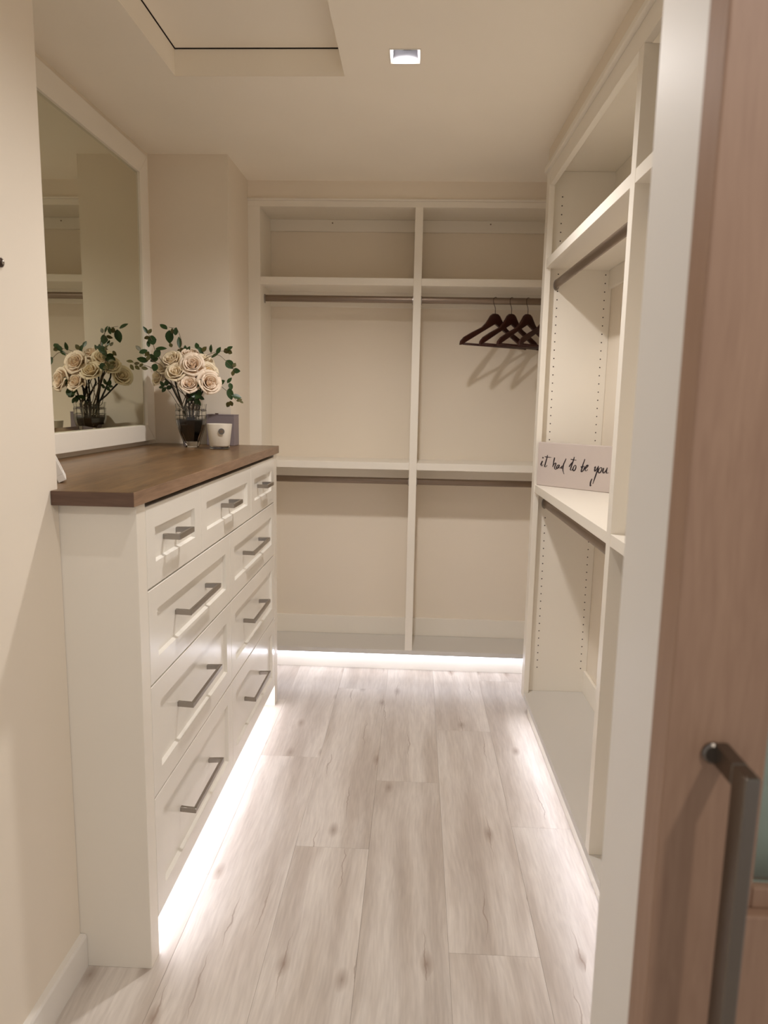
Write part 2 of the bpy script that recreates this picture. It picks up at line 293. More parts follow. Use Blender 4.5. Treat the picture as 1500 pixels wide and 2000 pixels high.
SCRIPT = [
    [(0.0151, 0.0833), (0.0194, 0.0908), (0.0239, 0.0984), (0.0202, 0.0888), (0.0193, 0.0809), (0.0236, 0.0798), (0.028, 0.0853)],
    [(0.023, 0.1133), (0.0279, 0.1103)],
    [(0.0457, 0.1244), (0.044, 0.1131), (0.0402, 0.0985), (0.0364, 0.0839), (0.0356, 0.0773), (0.0404, 0.0764), (0.0466, 0.0837)],
    [(0.0332, 0.1168), (0.045, 0.1156), (0.0637, 0.1161)],
    [(0.0788, 0.1165), (0.0761, 0.1032), (0.0719, 0.0785)],
    [(0.0719, 0.0785), (0.077, 0.0901), (0.0836, 0.0952), (0.0854, 0.0913), (0.0815, 0.0803), (0.0817, 0.0732), (0.0864, 0.0699), (0.0922, 0.0754)],
    [(0.1012, 0.0893), (0.0944, 0.0873), (0.0893, 0.0782), (0.0914, 0.0736), (0.0973, 0.0789), (0.1017, 0.0885), (0.1002, 0.0797), (0.1027, 0.0765), (0.1076, 0.0793)],
    [(0.1184, 0.0872), (0.1123, 0.0833), (0.1095, 0.0778), (0.1128, 0.0763), (0.1177, 0.0817)],
    [(0.1297, 0.116), (0.1252, 0.1047), (0.1203, 0.0933), (0.1183, 0.0821), (0.1184, 0.0701), (0.1213, 0.0613), (0.1244, 0.0545)],
    [(0.1648, 0.1245), (0.1627, 0.1134), (0.1581, 0.0992), (0.1526, 0.0809), (0.1513, 0.0738), (0.1558, 0.0727), (0.1613, 0.078)],
    [(0.1446, 0.0842), (0.1516, 0.0957), (0.1594, 0.1062)],
    [(0.1499, 0.1145), (0.1616, 0.1133), (0.1753, 0.1133)],
    [(0.17, 0.0937), (0.1645, 0.0862), (0.1619, 0.076), (0.1655, 0.0707), (0.1712, 0.0754), (0.1746, 0.0846), (0.1734, 0.0924), (0.17, 0.0937)],
    [(0.2104, 0.1198), (0.2087, 0.1128), (0.2051, 0.1027), (0.2017, 0.0887), (0.198, 0.073), (0.2001, 0.0704), (0.2059, 0.0753), (0.2097, 0.0834), (0.2102, 0.0909), (0.2069, 0.0921), (0.2019, 0.0858)],
    [(0.1953, 0.0872), (0.2016, 0.0903)],
    [(0.2151, 0.0829), (0.2222, 0.0899), (0.225, 0.0958), (0.2217, 0.0971), (0.2167, 0.0909), (0.2141, 0.0818), (0.2157, 0.0751), (0.2206, 0.0761), (0.225, 0.0811)],
    [(0.2511, 0.0897), (0.2565, 0.094), (0.2537, 0.0831), (0.2547, 0.0769), (0.2595, 0.0816), (0.2648, 0.0907), (0.2691, 0.0979)],
    [(0.2686, 0.0963), (0.2646, 0.0781), (0.2586, 0.0582), (0.2535, 0.0402), (0.2497, 0.0281)],
    [(0.2455, 0.0473), (0.2406, 0.0351), (0.2396, 0.0193), (0.2444, 0.0233)],
    [(0.2783, 0.0928), (0.2714, 0.0864), (0.2689, 0.0766), (0.2724, 0.0716), (0.2794, 0.077), (0.2833, 0.087), (0.2808, 0.093), (0.2783, 0.0928)],
    [(0.2862, 0.0896), (0.2904, 0.0903), (0.2875, 0.08), (0.2901, 0.0731), (0.2961, 0.0773), (0.3016, 0.087), (0.3046, 0.0943)],
    [(0.3046, 0.0943), (0.302, 0.0812), (0.3036, 0.0737), (0.3106, 0.0762)]]
# ================================================================ the room
ZC = 2.3233                     # ceiling
XW, XL, YD0, YD1 = -1.1256, -0.7664, 1.4958, 3.0479
YB, YBB = 3.4153, 3.665
# floor: a sub-floor with click-lock planks laid along the room
fl = struct('floor', M_SUB, -1.35, 1.15, -0.9, 3.80, -0.03, -0.005)
PW, PL = .225, 1.22
gap = .0002
pm = MB().box(-PW/2+gap, PW/2-gap, -PL/2+gap, PL/2-gap, -.005, 0).build('plank', M_FLOOR, fl, .0004, seg=1)
first = True
offs = [.0, .62, .25, .95, .40, .80, .10, .55, 1.05, .33, .72, .18]
for r in range(11):
    xc = .2255 + PW * (r - 6)
    y = 1.595 - PL * 3 + (0 if r == 6 else offs[r])
    while y < 3.80:
        y0 = y; y += PL
        if y0 + PL < -.9: continue
        if first: o = pm; first = False
        else: o = pm.copy(); C.objects.link(o); o.parent = fl
        o.location = (xc, y0 + PL/2, 0)
        if o.location.y + PL/2 > 3.80: pass

# ceiling, in pieces around the hatch recess and the two downlights
def plate_with_holes(name, mat, x0, x1, y0, y1, z0, z1, holes):
    m = MB()
    xs = sorted({x0, x1} | {h[i] for h in holes for i in (0, 1)}); ys = sorted({y0, y1} | {h[i] for h in holes for i in (2, 3)})
    for a, b in zip(xs, xs[1:]):
        for c, d in zip(ys, ys[1:]):
            mx, my = (a+b)/2, (c+d)/2
            if any(h[0] < mx < h[1] and h[2] < my < h[3] for h in holes): continue
            m.box(a, b, c, d, z0, z1)
    bmesh.ops.remove_doubles(m.bm, verts=m.bm.verts, dist=1e-5)
    # drop inner walls shared by two cells
    seen = {}
    for f in list(m.bm.faces):
        k = tuple(sorted(v.index for v in f.verts)) if False else tuple(sorted((round(v.co.x,5),round(v.co.y,5),round(v.co.z,5)) for v in f.verts))
        seen.setdefault(k, []).append(f)
    bmesh.ops.delete(m.bm, geom=[f for fs in seen.values() if len(fs) > 1 for f in fs], context='FACES')
    return m.build(name, mat)
HATCH = (-.7715, -.2475, 1.55, 2.359)
LIGHTS = [(-.060, 2.228), (-.10, 1.12)]
holes = [HATCH] + [(x-.0405, x+.0405, y-.0405, y+.0405) for x, y in LIGHTS]
ce = plate_with_holes('ceiling', M_CEIL, -1.35, 1.15, .69, 3.80, ZC, ZC + .077, holes); ce['kind'] = 'structure'
tb = plate_with_holes('ceiling_slab', M_CEIL, -1.35, 1.15, .69, 3.80, ZC + .10, ZC + .15, []); tb['kind'] = 'structure'
hp = thing('ceiling_hatch', 'flush ceiling access panel set up in the rectangular recess at the top left', 'hatch', (-.51, 1.95, ZC + .079))
MB().box(-.2585, .2605, -.397, .405, 0, .014).build('panel', M_CEIL, hp, .001)
MB().box(-.268, -.2605, -.405, .412, .0005, .003).box(-.2605, .2625, .4065, .412, .0005, .003).build('shadow_gap', M_DARK, hp)

def downlight(x, y, label):
    t = thing('recessed_downlight', label, 'ceiling light', (x, y, ZC), 0, 'square recessed downlights')
    a, b, h = .0425, .038, .034
    rg = lambda s, z: [(-s,-s,z),(s,-s,z),(s,s,z),(-s,s,z)]
    MB().loft([rg(.0375, .001), rg(a, -.0025), rg(a+.002, -.0025), rg(a+.002, -.0002), rg(.0405, -.0002), rg(.0405, .001), rg(.0375, .001)], caps=False).build('trim_ring', M_TRIM, t)
    MB().loft([rg(.0376, .001), rg(.0385, .001), rg(.031, h), rg(.030, h)], caps=False).build('reflector', M_REFL, t)
    MB().loft([rg(.030, h), rg(.030, h + .012)]).build('lamp_housing', M_REFL, t)
    MB().lathe([(.016, h-.003), (.016, h)], (0, 0, 0), 20).build('lens', M_LENS, t)
    MB().box(-.006, .016, .019, .024, h-.008, h-.001).build('spring_clip', M_DARK, t)
    MB().lathe([(.002, h-.004), (.002, h-.0005)], (-.019, .018, 0), 10).build('screw', M_DARK, t)
downlight(*LIGHTS[0], 'square white recessed downlight in the ceiling right of the hatch recess')
downlight(*LIGHTS[1], 'square white recessed downlight nearer the doorway, above the near end of the dresser')

# walls
wl = struct('wall_left', M_WALL, XW-.16, XL, .853, 1.4945, 0, ZC)
b = MB(); b.prism([(XL, 0), (-.7507, 0), (-.7507, .079), (-.7535, .0858), (XL, .0858)], .853, 1.4945, 'y').build('baseboard', M_TRIM, wl)
struct('wall_alcove', M_WALL2, XW-.16, XW, 1.4945, 3.0679, 0, ZC)
struct('wall_column', M_WALL, XW-.16, -.7964, 3.0679, 3.80, 0, ZC)
struct('wall_back', M_WALL, -.7964, .83, YBB, 3.80, 0, ZC)
struct('trim_1', M_WALL, -.7964, .80, YB+.001, YBB, 2.2468, ZC)
struct('wall_corner', M_WALL, .80, 1.15, 3.01, 3.80, 0, ZC)
struct('wall_front', M_WALL, XW-.16, XL+.02, .69, .853, 0, ZC)
wr = struct('wall_doorway', M_TRIM, .2501, 1.15, .70, .8510, 0, ZC, .003)
MB().box(XL+.02, .2501, .69, .853, 2.06, ZC).build('wall_header', M_WALL)['kind'] = 'structure'

hk = thing('wall_peg', 'small dark bronze round peg on the left wall at the picture edge', 'peg', (XL, 1.3265, 1.5841))
MB().lathe([(.0085, 0), (.0085, .004), (.006, .006)], (0, 0, 0), 20).build('rosette', M_BRONZE, hk, smooth=False).rotation_euler = (0, PI/2, 0)
MB().lathe([(.0040, .0061), (.0040, .0075), (.002, .0082)], (0, 0, 0), 16).build('screw_head', M_NICKEL, hk).rotation_euler = (0, PI/2, 0)

# ================================================================ wardrobe on the back wall
wb = thing('wardrobe', 'white open wardrobe filling the back wall, with two bays, shelves and hanging rods', 'wardrobe', (0, YB, 0))
def P(name, x0, x1, y0, y1, z0, z1, mat=None, parent=None, bevel=.0012):
    return box(name, mat or M_CAB, parent or wb, x0, x1, y0 - YB, y1 - YB, z0, z1, bevel)
TOPZ, OPZ, DK0, DK1 = 2.2468, 2.2121, .1005, .1243
YI = YB + .02
P('stile', -.7964, -.74, YB, YI, DK0, OPZ)
P('side_panel', -.762, -.7401, YI, YBB-.0005, DK1, OPZ)
P('divider', -.0313, .0051, YB, YBB-.016, DK1, OPZ)
P('side_panel', .765, .787, YI, YBB-.0005, DK1, OPZ)
P('stile', .765, .7995, YB, YI, DK1, OPZ)
P('top_rail', -.7964, .7995, YB, YI, OPZ, 2.238)
P('cornice', -.7964, .7995, YB-.010, YI, 2.238, TOPZ, bevel=.002)
P('top_panel', -.7964, .7995, YI, YBB-.0005, OPZ, 2.2300)
P('deck', -.7964, .7995, YB+.0005, YBB-.0005, DK0, DK1, M_DECK)
P('toe_kick', -.7964, .7995, YB+.066, YB+.082, 0, .1003)
P('led_strip', -.790, .790, YB+.003, YB+.013, .0868, .1003, M_LED2, bevel=0)
for x0, x1 in ((-.7400, -.0314), (.0052, .7649)):
    P('shelf', x0, x1, YB+.002, YBB-.016, 1.871, 1.904)
    P('shelf', x0, x1, YB+.002, YBB-.016, 1.022, 1.055)
    P('cleat', x0, x1, YBB-.0155, YBB-.0005, 2.157, OPZ-.0003)
    P('cleat', x0, x1, YBB-.0155, YBB-.0005, 1.800, 1.904)
    P('cleat', x0, x1, YBB-.0155, YBB-.0005, .930, 1.055)
    P('cleat', x0, x1, YBB-.0155, YBB-.0005, DK1+.0002, .2195)
    for z in (1.8195, .958):
        mr = MB(); k = 20
        rings = [[(x, YB*0 + 3.505 - YB + .0085*math.cos(2*PI*i/k), z + .0155*math.sin(2*PI*i/k)) for i in range(k)] for x in (x0+.003, x1-.003)]
        mr.loft(rings); rod = mr.build('hanging_rod', M_ROD, wb, smooth=False)
        for xx in (x0+.0001, x1-.0041):
            mm = MB().loft([[(x, 3.505 - YB + .013*math.cos(2*PI*i/k), z - .002 + .021*math.sin(2*PI*i/k)) for i in range(k)] for x in (xx, xx+.004)])
            mm.build('rod_bracket', M_NICKEL, rod)
    for sx in ((x0+x1)/2 + (.05 if x0 < -.1 else .0),):
        px = -.4345 if x0 < -.1 else .3311
        MB().lathe([(.0035, 0), (.0035, .0012)], (0, 0, 0), 10).build('screw_cap', M_SCREW, wb, loc=(px, YBB-.0155-YB, 2.196)).rotation_euler = (PI/2, 0, 0)

# ================================================================ wardrobe on the right wall (turned a little, as the wall is)
RX, RY, RK = .4975, 2.2, .0141
rb = thing('wardrobe', 'white open wardrobe along the right wall, with rows of shelf pin holes', 'wardrobe', (RX, RY, 0), RK)
def Q(name, x0, x1, y0, y1, z0, z1, mat=None, parent=None, bevel=.0012): return box(name, mat or M_CAB, parent or rb, x0, x1, y0, y1, z0, z1, bevel)
D = .267
NE = -1.16                                       # near end, behind the doorway wall
Q('side_panel', .0201, D, .767, .795, DK1, 2.2358)
Q('stile', -.002, .0199, .7388, .795, DK0, 2.2349)
Q('divider', 0, D-.013, -.3687, -.3317, DK1, 2.1779)
Q('side_panel', 0, D, NE, NE+.035, DK1, 2.178)
Q('top_rail', 0, .0199, NE, .7386, 2.178, 2.2349)
Q('cornice', -.014, .0199, NE, .795, 2.235, 2.254, bevel=.003)
Q('top_panel', .0201, D, NE, .795, 2.2360, 2.2530)
MB().prism([(0, NE), (D, NE), (D, .795), (.0201, .795), (.0201, .7386), (0, .7386)], DK0, DK1).build('deck', M_DECK, rb, .0012)
Q('toe_kick', .029, .045, NE, .793, 0, .1003)
Q('led_strip', .004, .014, NE+.02, .735, .0925, .1003, M_LED2, bevel=0)
for y0, y1, n in ((-.3316, .7669, 0), (NE+.0351, -.3688, 1)):
    ys = min(y1, .7385)
    for z0, z1 in ((1.8705, 1.904), (.9896, 1.0219)):
        m = MB().box(.0005, D-.013, y0, ys, z0, z1)
        if not n: m = MB().prism([(.0005, y0), (.0005, ys), (.0201, ys), (.0201, y1), (D-.013, y1), (D-.013, y0)], z0, z1)
        m.build('shelf', M_CAB, rb, .0012)
    for z0, z1 in ((1.800, 1.904), (.925, 1.0219), (DK1+.0002, .2195), (2.16, 2.2355)):
        Q('cleat', D-.0125, D, y0, y1, z0, z1)
    for z in (1.815, .943):
        k = 20; xr = .050
        rod = MB().loft([[(xr + .0090*math.cos(2*PI*i/k), y, z + .0180*math.sin(2*PI*i/k)) for i in range(k)] for y in (y0+.003, y1-.003)]).build('hanging_rod', M_ROD, rb)
        for yy in (y0+.0001, y1-.0041):
            MB().loft([[(xr + .012*math.cos(2*PI*i/k), y, z - .003 + .022*math.sin(2*PI*i/k)) for i in range(k)] for y in (yy, yy+.004)]).build('rod_bracket', M_NICKEL, rod)
# shelf pin holes drilled in the far side panel
hm = MB()
def hole(x, z, y=.767):
    k = 8; hm.loft([[(x + .0026*math.cos(2*PI*i/k), yy, z + .0026*math.sin(2*PI*i/k)) for i in range(k)] for yy in (y-.0004, y+.0001)])
for cx_ in (.0558, .241):
    for i in range(7): hole(cx_, 2.142 - i*.0328)
    for i in range(21): 
        z = 1.853 - i*.0325
        if not (cx_ < .1 and 1.79 < z < 1.84): hole(cx_, z)
    for i in range(21):
        z = .880 - i*.0325
        hole(cx_, z)
o = hm.build('shelf_pin_holes', M_DARK, rb); o['kind'] = 'stuff'
hm2 = MB(); hm = hm2
# wall behind and frieze above
wrt = MB().box(D+.0005, D+.25, -1.35, .795, 0, ZC).build('wall_right', M_WALL); wrt.location = (RX, RY, 0); wrt.rotation_euler = (0, 0, RK); wrt['kind'] = 'structure'
fr = MB().box(.001, D, -1.33, .795, 2.2545, ZC).build('trim_2', M_WALL); fr.location = (RX, RY, 0); fr.rotation_euler = (0, 0, RK); fr['kind'] = 'structure'

# ================================================================ dresser on the left
XD = -.5966; ZD = 1.1169; ZT = 1.1485
dr = thing('dresser', 'white built-in dresser on the left with nine panelled drawers, lit underneath', 'dresser', (XD, YD0, 0))
def Dp(name, x0, x1, y0, y1, z0, z1, mat=None, parent=None, bevel=.0012): return box(name, mat or M_CAB, parent or dr, x0-XD, x1-XD, y0-YD0, y1-YD0, z0, z1, bevel)
ST0, ST1 = YD0+.0507, YD1-.0568
def side(y0, y1, yi0, yi1):
    MB().prism([(XW+.002-XD, y0-YD0), (0, y0-YD0), (0, y1-YD0), (-.020, y1-YD0), (-.020, yi1-YD0), (XW+.002-XD, yi1-YD0)], 0, ZD).build('side_panel', M_CAB, dr, .0012)
side(YD0, ST0, YD0, YD0+.022)
MB().prism([(XW+.002-XD, YD1-YD0), (0, YD1-YD0), (0, ST1-YD0), (XW+.002-XD, ST1-YD0)], 0, ZD).build('side_panel', M_CAB, dr, .0012)
Dp('carcass', XW+.004, XD-.0215, YD0+.0225, ST1-.001, .094, 1.103, M_DARK)
Dp('bottom_panel', XW+.004, XD-.004, ST0+.001, ST1-.001, .0925, .0938)
Dp('toe_kick', XD-.090, XD-.072, YD0+.0225, ST1-.001, 0, .080, M_TRIM)
Dp('led_strip', XD-.071, XD-.058, ST0+.01, ST1-.01, .078, .0915, M_LED, bevel=0)
ROWS = [(.9133, 1.1070), (.6847, .9133), (.4059, .6847), (.0939, .4059)]
def drawer(y0, y1, z0, z1, hl, zh, yh):
    g = .0014
    y0 += g; y1 -= g; z0 += .0021; z1 -= .0021
    mg, dp, sl = .054, .0100, .0035
    # frame with a recessed flat panel
    r = lambda a, x: [(x, y0+a-YD0, z0+a), (x, y1-a-YD0, z0+a), (x, y1-a-YD0, z1-a), (x, y0+a-YD0, z1-a)]
    m = MB(); m.loft([r(0, -.0205), r(0, -.0012), r(.0012, 0), r(mg, 0), r(mg+sl, -dp)])
    d = m.build('drawer', M_DRAW, dr)
    # bow handle: two flat feet and a flat bar
    t, hz, out = .0075, .0068, .034
    yc = yh - YD0
    pts_o = [(-dp, -hl), (out-.004, -hl-.004), (out, -hl-.004), (out, hl+.004), (out-.004, hl+.004), (-dp, hl), (-dp, hl-.011), (out-.008, hl-.006), (out-.008, -hl+.006), (-dp, -hl+.011)]
    MB().prism([(a, yc+b_) for a, b_ in pts_o], zh-hz, zh+hz).build('handle', M_NICKEL, d, .0012)
    return d
Y = [ST0, 1.9575, 2.5683, ST1]
for i, yh in enumerate((1.733, 2.252, 2.765)): drawer(Y[i], Y[i+1], *ROWS[0], .052, 1.0135, yh)
for j, zh in ((1, .8030), (2, .5530), (3, .2545)):
    drawer(ST0, 2.2638, *ROWS[j], .137, zh, 1.889); drawer(2.2638, ST1, *ROWS[j], .133, zh, 2.606)

# oak worktop, notched round the end of the left wall
ct = MB().prism([(XL+.0005, YD0-.0329), (XD+.0092, YD0-.0329), (XD+.0092, YD1+.0092), (XD+.0092, YD1+.0092), (-.794, YD1+.0092), (-.794, 3.0674), (XW+.0005, 3.0674), (XW+.0005, 1.4955), (XL+.0005, 1.4955)][:2] +
        [(XD+.0092, YD1+.0092), (XW+.0005, YD1+.0092), (XW+.0005, 1.4955), (XL+.0005, 1.4955)], ZD+.0003, ZT).build('worktop', M_OAK, None, .0012)
ct.data.materials.append(M_END); ct.data.materials.append(M_OAK_LIT)
for p_ in ct.data.polygons:
    if p_.normal.y < -.9: p_.material_index = 1
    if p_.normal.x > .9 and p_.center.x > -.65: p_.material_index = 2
tag(ct, 'thick brown oak worktop on the white dresser', 'worktop')

# mirror
mi = thing('wall_mirror', 'large white framed mirror on the left wall above the oak worktop', 'mirror', (XW+.0005, 2.3, 1.166))
fy0, fy1, fz1 = 1.60-2.3, 2.993-2.3, 1.124
def fbar(y0, y1, z0, z1, cut):   # mitred frame bar, cut gives inner corners
    m = MB()
    pts = cut
    return m.prism([(a, b_) for a, b_ in pts], .0, .0251, 'x').build('frame', M_CAB, mi, .002)
wS, wB = .082, .064
fbar(0,0,0,0, [(fy0, 0), (fy1, 0), (fy1-wS, wB), (fy0+wS, wB)])
fbar(0,0,0,0, [(fy0, fz1), (fy0+wS, fz1-wS), (fy1-wS, fz1-wS), (fy1, fz1)])
fbar(0,0,0,0, [(fy0, 0), (fy0+wS, wB), (fy0+wS, fz1-wS), (fy0, fz1)])
fbar(0,0,0,0, [(fy1, 0), (fy1, fz1), (fy1-wS, fz1-wS), (fy1-wS, wB)])
gr = lambda a, x: [(x, fy0+wS+a, wB+a), (x, fy1-wS-a, wB+a), (x, fy1-wS-a, fz1-wS-a), (x, fy0+wS+a, fz1-wS-a)]
MB().loft([gr(.0002, .010), gr(.0002, .0145), gr(.016, .0165)]).build('mirror_glass', M_MIRROR, mi)

# ================================================================ things on the worktop
vs = thing('glass_vase', 'faceted clear glass vase with dark water at the far end of the worktop', 'vase', (-.9020, V_Y, ZT + .0003))
k = 12
def ring(r, z, ph=0): return [(r*math.cos(2*PI*(i+ph)/k), r*math.sin(2*PI*(i+ph)/k), z) for i in range(k)]
outer = [(.026, 0), (.031, .004), (.036, .022), (.047, .055), (.059, .092), (.062, .108), (.0605, .122), (.0625, .125), (.0605, .128), (.062, .146), (.0595, .150), (.063, .172)]
inner = [(.0605, .172), (.0565, .150), (.057, .108), (.053, .090), (.041, .055), (.030, .024)]
MB().loft([ring(r, z) for r, z in outer] + [ring(r, z) for r, z in inner]).build('bowl', M_GLASS, vs)
MB().loft([ring(r*.985, z, .0) for r, z in ((.029, .025), (.0405, .056), (.0525, .090), (.0565, .112))]).build('water', M_WATER, vs)
V0 = Vector((-.902, V_Y, ZT))

def petal_mesh(name, R, half, ht, lip, mat, nx=8, ny=7):
    """cupped petal wrapped round the axis: R its radius, half its half angle, lip how far the rim rolls out"""
    m = MB(); g = []
    for j in range(ny+1):
        v = j/ny; row = []
        rad = R*(.35 + .65*math.sin(min(v*1.5, 1)*PI/2))
        roll = max(0, v-.62)/.38
        rad += lip*R*roll**1.6
        for i in range(nx+1):
            u = -1 + 2*i/nx
            a = u*half*(.55 + .45*math.sin(min(v*1.6, 1)*PI/2))*(1-.18*roll**2)
            top = 1 - .16*abs(u)**3
            z = ht*v*top - lip*ht*.55*roll**2.2 + .0006*math.sin(7*u+3*R*900)
            rr_ = rad*(1 + .05*abs(u)**2*roll)
            row.append(m.bm.verts.new((rr_*math.cos(a), rr_*math.sin(a), z)))
        g.append(row)
    for j in range(ny):
        for i in range(nx): m.bm.faces.new((g[j][i], g[j][i+1], g[j+1][i+1], g[j+1][i]))
    o = m.build(name, mat, smooth=True)
    s = o.modifiers.new('solid', 'SOLIDIFY'); s.thickness = .0007
    return o
def make_rose_proto(mat):
    parts = []
    specs = [(3, .0062, 1.35, .034, .06, 0, .003), (3, .0115, 1.25, .036, .14, .5, .002), (4, .0170, 1.02, .037, .22, .2, .001), (5, .0230, .86, .036, .30, .7, 0), (5, .0280, .80, .033, .42, .1, -.002)]
    for cnt, R_, hf, ht, lip, ph, dz in specs:
        base = petal_mesh('petal', R_, hf, ht, lip, mat); base.location = (0, 0, dz)
        for q in range(cnt):
            o = base if q == 0 else base.copy()
            if q: C.objects.link(o)
            o.rotation_euler = (random.uniform(-.08, .08), random.uniform(-.06, .10), ph + q*2*PI/cnt + random.uniform(-.15, .15))
            o.scale = (1, 1, random.uniform(.93, 1.07)); parts.append(o)
    core = MB().loft([[((.001+.006*math.sin(min(t/9, 1)*PI))*math.cos(a*PI/5), (.001+.006*math.sin(min(t/9, 1)*PI))*math.sin(a*PI/5), .004+.0030*t) for a in range(10)] for t in range(1, 10)]).build('bud', mat, smooth=True)
    parts.append(core)
    calyx = MB().lathe([(.0025, -.012), (.006, -.006), (.0100, .000), (.0095, .004)], (0, 0, 0), 10).build('calyx', M_STEM, smooth=True)
    parts.append(calyx)
    return parts
protos = {0: make_rose_proto(M_PETAL), 1: make_rose_proto(M_PETALP)}
used = {0: False, 1: False}
cen = Vector((-.915, 2.875, 1.405))
for i, (p, dia, lab) in enumerate(ROSES):
    p = Vector(p); d = (p - cen)*.75; d.z = d.z + .02; d.y -= .075
    d.x += .012
    if i == 2: d = Vector((.02, -.11, .05))
    if i == 0: d = Vector((.03, -.10, .045))
    if i == 1: d = Vector((-.005, -.10, .06))
    d.normalize()
    t = thing('rose', lab, 'rose', tuple(p), 0, 'cream roses in the glass vase')
    t.rotation_mode = 'QUATERNION'; t.rotation_quaternion = d.to_track_quat('Z', 'Y') @ Matrix.Rotation(random.uniform(0, 6), 3, 'Z').to_quaternion()
    s = dia/.062; t.scale = (s, s, s)
    key = 1 if i in (0, 2, 5, 10) else 0
    for o in protos[key]:
        c = o if not used[key] else o.copy()
        if used[key]: C.objects.link(c)
        c.parent = t; c.location = Vector(o.location) - Vector((0, 0, .018)) if not used[key] else o.location
    used[key] = True
    # the stem leaves the calyx and runs down into the vase
    bpy.context.view_layer.update()
    a = p - d*.018*s*1.3
    ang = 2*PI*i/12
    b_ = V0 + Vector((.034*math.cos(ang), .034*math.sin(ang), .16)); c_ = V0 + Vector((.012*math.cos(ang+2.6), .012*math.sin(ang+2.6), .03))
    a2 = a - d*.03 + Vector((0, 0, -.015))
    mid = (a2 + b_)/2 + Vector((0, 0, -.004))
    Mi = (Matrix.Translation(p) @ t.rotation_quaternion.to_matrix().to_4x4() @ Matrix.Diagonal((s, s, s, 1))).inverted()
    MB().tube([Mi @ q for q in (a, a2, mid, b_, c_)], (.0034/s), 7).build('stem', M_STEM, t, smooth=True)

# eucalyptus sprigs
def leaf_mesh():
    m = MB(); L = []
    prof = [(0, .02), (.12, .55), (.3, .92), (.5, 1), (.7, .82), (.88, .42), (1, .02)]
    rows = []
    for u, wv in prof:
        rows.append([m.bm.verts.new((u-.0, .5*wv*s, .06*abs(s)*wv - .10*u*u)) for s in (-1, -.5, 0, .5, 1)])
    for a, b2 in zip(rows, rows[1:]):
        for i in range(4): m.bm.faces.new((a[i], a[i+1], b2[i+1], b2[i]))
    me_o = m.build('leaf', M_LEAF, smooth=True)
    return me_o
lf = leaf_mesh(); lf2 = lf.data.copy(); lf2.materials.clear(); lf2.materials.append(M_LEAFB)
firstleaf = True
ex = Vector((.9988, .046, 0)).normalized(); ez = Vector((0, 0, 1)); ey = ex.cross(ez)*-1
for i, (lab, st, lv) in enumerate(SPRIGS):
    t = thing('eucalyptus_sprig', lab, 'sprig', st[0], 0, 'eucalyptus sprigs among the roses')
    o0 = Vector(st[0])
    pts = [Vector(q)-o0 for q in st]
    root = V0 + Vector((.02*math.cos(i*1.9), .02*math.sin(i*1.9), .04)) - o0
    neck = V0 + Vector((.036*math.cos(i*1.9), .036*math.sin(i*1.9), .165)) - o0
    # smooth the drawn path
    P_ = [neck] + pts[(1 if len(pts) > 3 else 0):]
    sm = []
    for a in range(len(P_)-1):
        p0, p1, p2, p3 = P_[max(a-1, 0)], P_[a], P_[a+1], P_[min(a+2, len(P_)-1)]
        for q in range(4):
            u = q/4; sm.append(.5*((2*p1)+(-p0+p2)*u+(2*p0-5*p1+4*p2-p3)*u*u+(-p0+3*p1-3*p2+p3)*u**3))
    sm.append(P_[-1])
    nn = len(sm)
    MB().tube([root] + sm, [.0016] + [.0016 - .0009*a/nn for a in range(nn)], 6).build('stem', M_TWIG if i not in (8, 9) else M_STEM, t, smooth=True)
    for (lp, ln, wd, an) in lv:
        lp = Vector(lp) - o0
        # each leaf hangs off the nearest point of the stem by its own stalk end
        c = lf if firstleaf else lf.copy()
        if not firstleaf: C.objects.link(c)
        firstleaf = False
        if ln < .0215 and i < 8: c.data = lf2
        else: c.data = lf.data if c is lf else lf.data
        r = math.radians(an); dx = math.cos(r); dz = math.sin(r)
        X = (ex*dx + ez*dz + ey*random.uniform(-.35, .35)).normalized()
        Nn = (ey*-1 + ez*random.uniform(-.5, .9) + ex*random.uniform(-.5, .5)); Nn = (Nn - X*Nn.dot(X)).normalized()
        Yv = Nn.cross(X)
        mat = Matrix((X*ln*1.3, Yv*wd*1.5, Nn*ln*1.0)).transposed().to_4x4()
        mat.translation = lp - X*ln*.5
        c.parent = t; c.matrix_basis = mat

# white candle cup, grey box, white frame
cp = thing('candle_cup', 'white tapered ceramic cup with a round grey emblem, in front of the grey box', 'cup', (-.7700, 2.790, ZT + .0003))
k = 40
def rr(r, z, n=5.0):
    out = []
    for i in range(k):
        a = 2*PI*i/k; c, s_ = math.cos(a), math.sin(a); q = (abs(c)**n + abs(s_)**n)**(-1/n)
        out.append((r*q*c, r*q*s_, z))
    return out
MB().loft([rr(.0365, .011, 2.6), rr(.0375, .014, 2.6), rr(.0470, .096, 2.6), rr(.0465, .0975, 2.6), rr(.0440, .0975, 2.6), rr(.0430, .090, 2.6), rr(.0350, .018, 2.6)]).build('bowl', M_CUP, cp, smooth=True)
MB().loft([rr(.0352, 0, 2.6), rr(.0372, .002, 2.6), rr(.0364, .011, 2.6)]).build('glass_foot', M_GLASS, cp)
eb = MB().lathe([(.0118, 0), (.0118, .0008)], (0, 0, 0), 28).build('emblem', M_EMB, cp)
eb.location = (.020, -.0455, .070); eb.rotation_euler = (PI/2 + .11, 0, .10)
for q in range(6):
    a = q*PI/3
    MB().prism([(.001, -.0008), (.0055, -.0024), (.0095, 0), (.0055, .0024), (.001, .0008)], .0008, .0012).build('petal_mark', M_SCREW, eb, loc=(0, 0, 0)).rotation_euler = (0, 0, a)
bx = thing('gift_box', 'grey lilac card box standing behind the white cup against the column', 'box', (-.8185, 3.018, ZT + .0003), -.02)
MB().box(-.0590, .0590, -.036, .036, 0, .124).build('body', M_BOXG, bx, .0015)
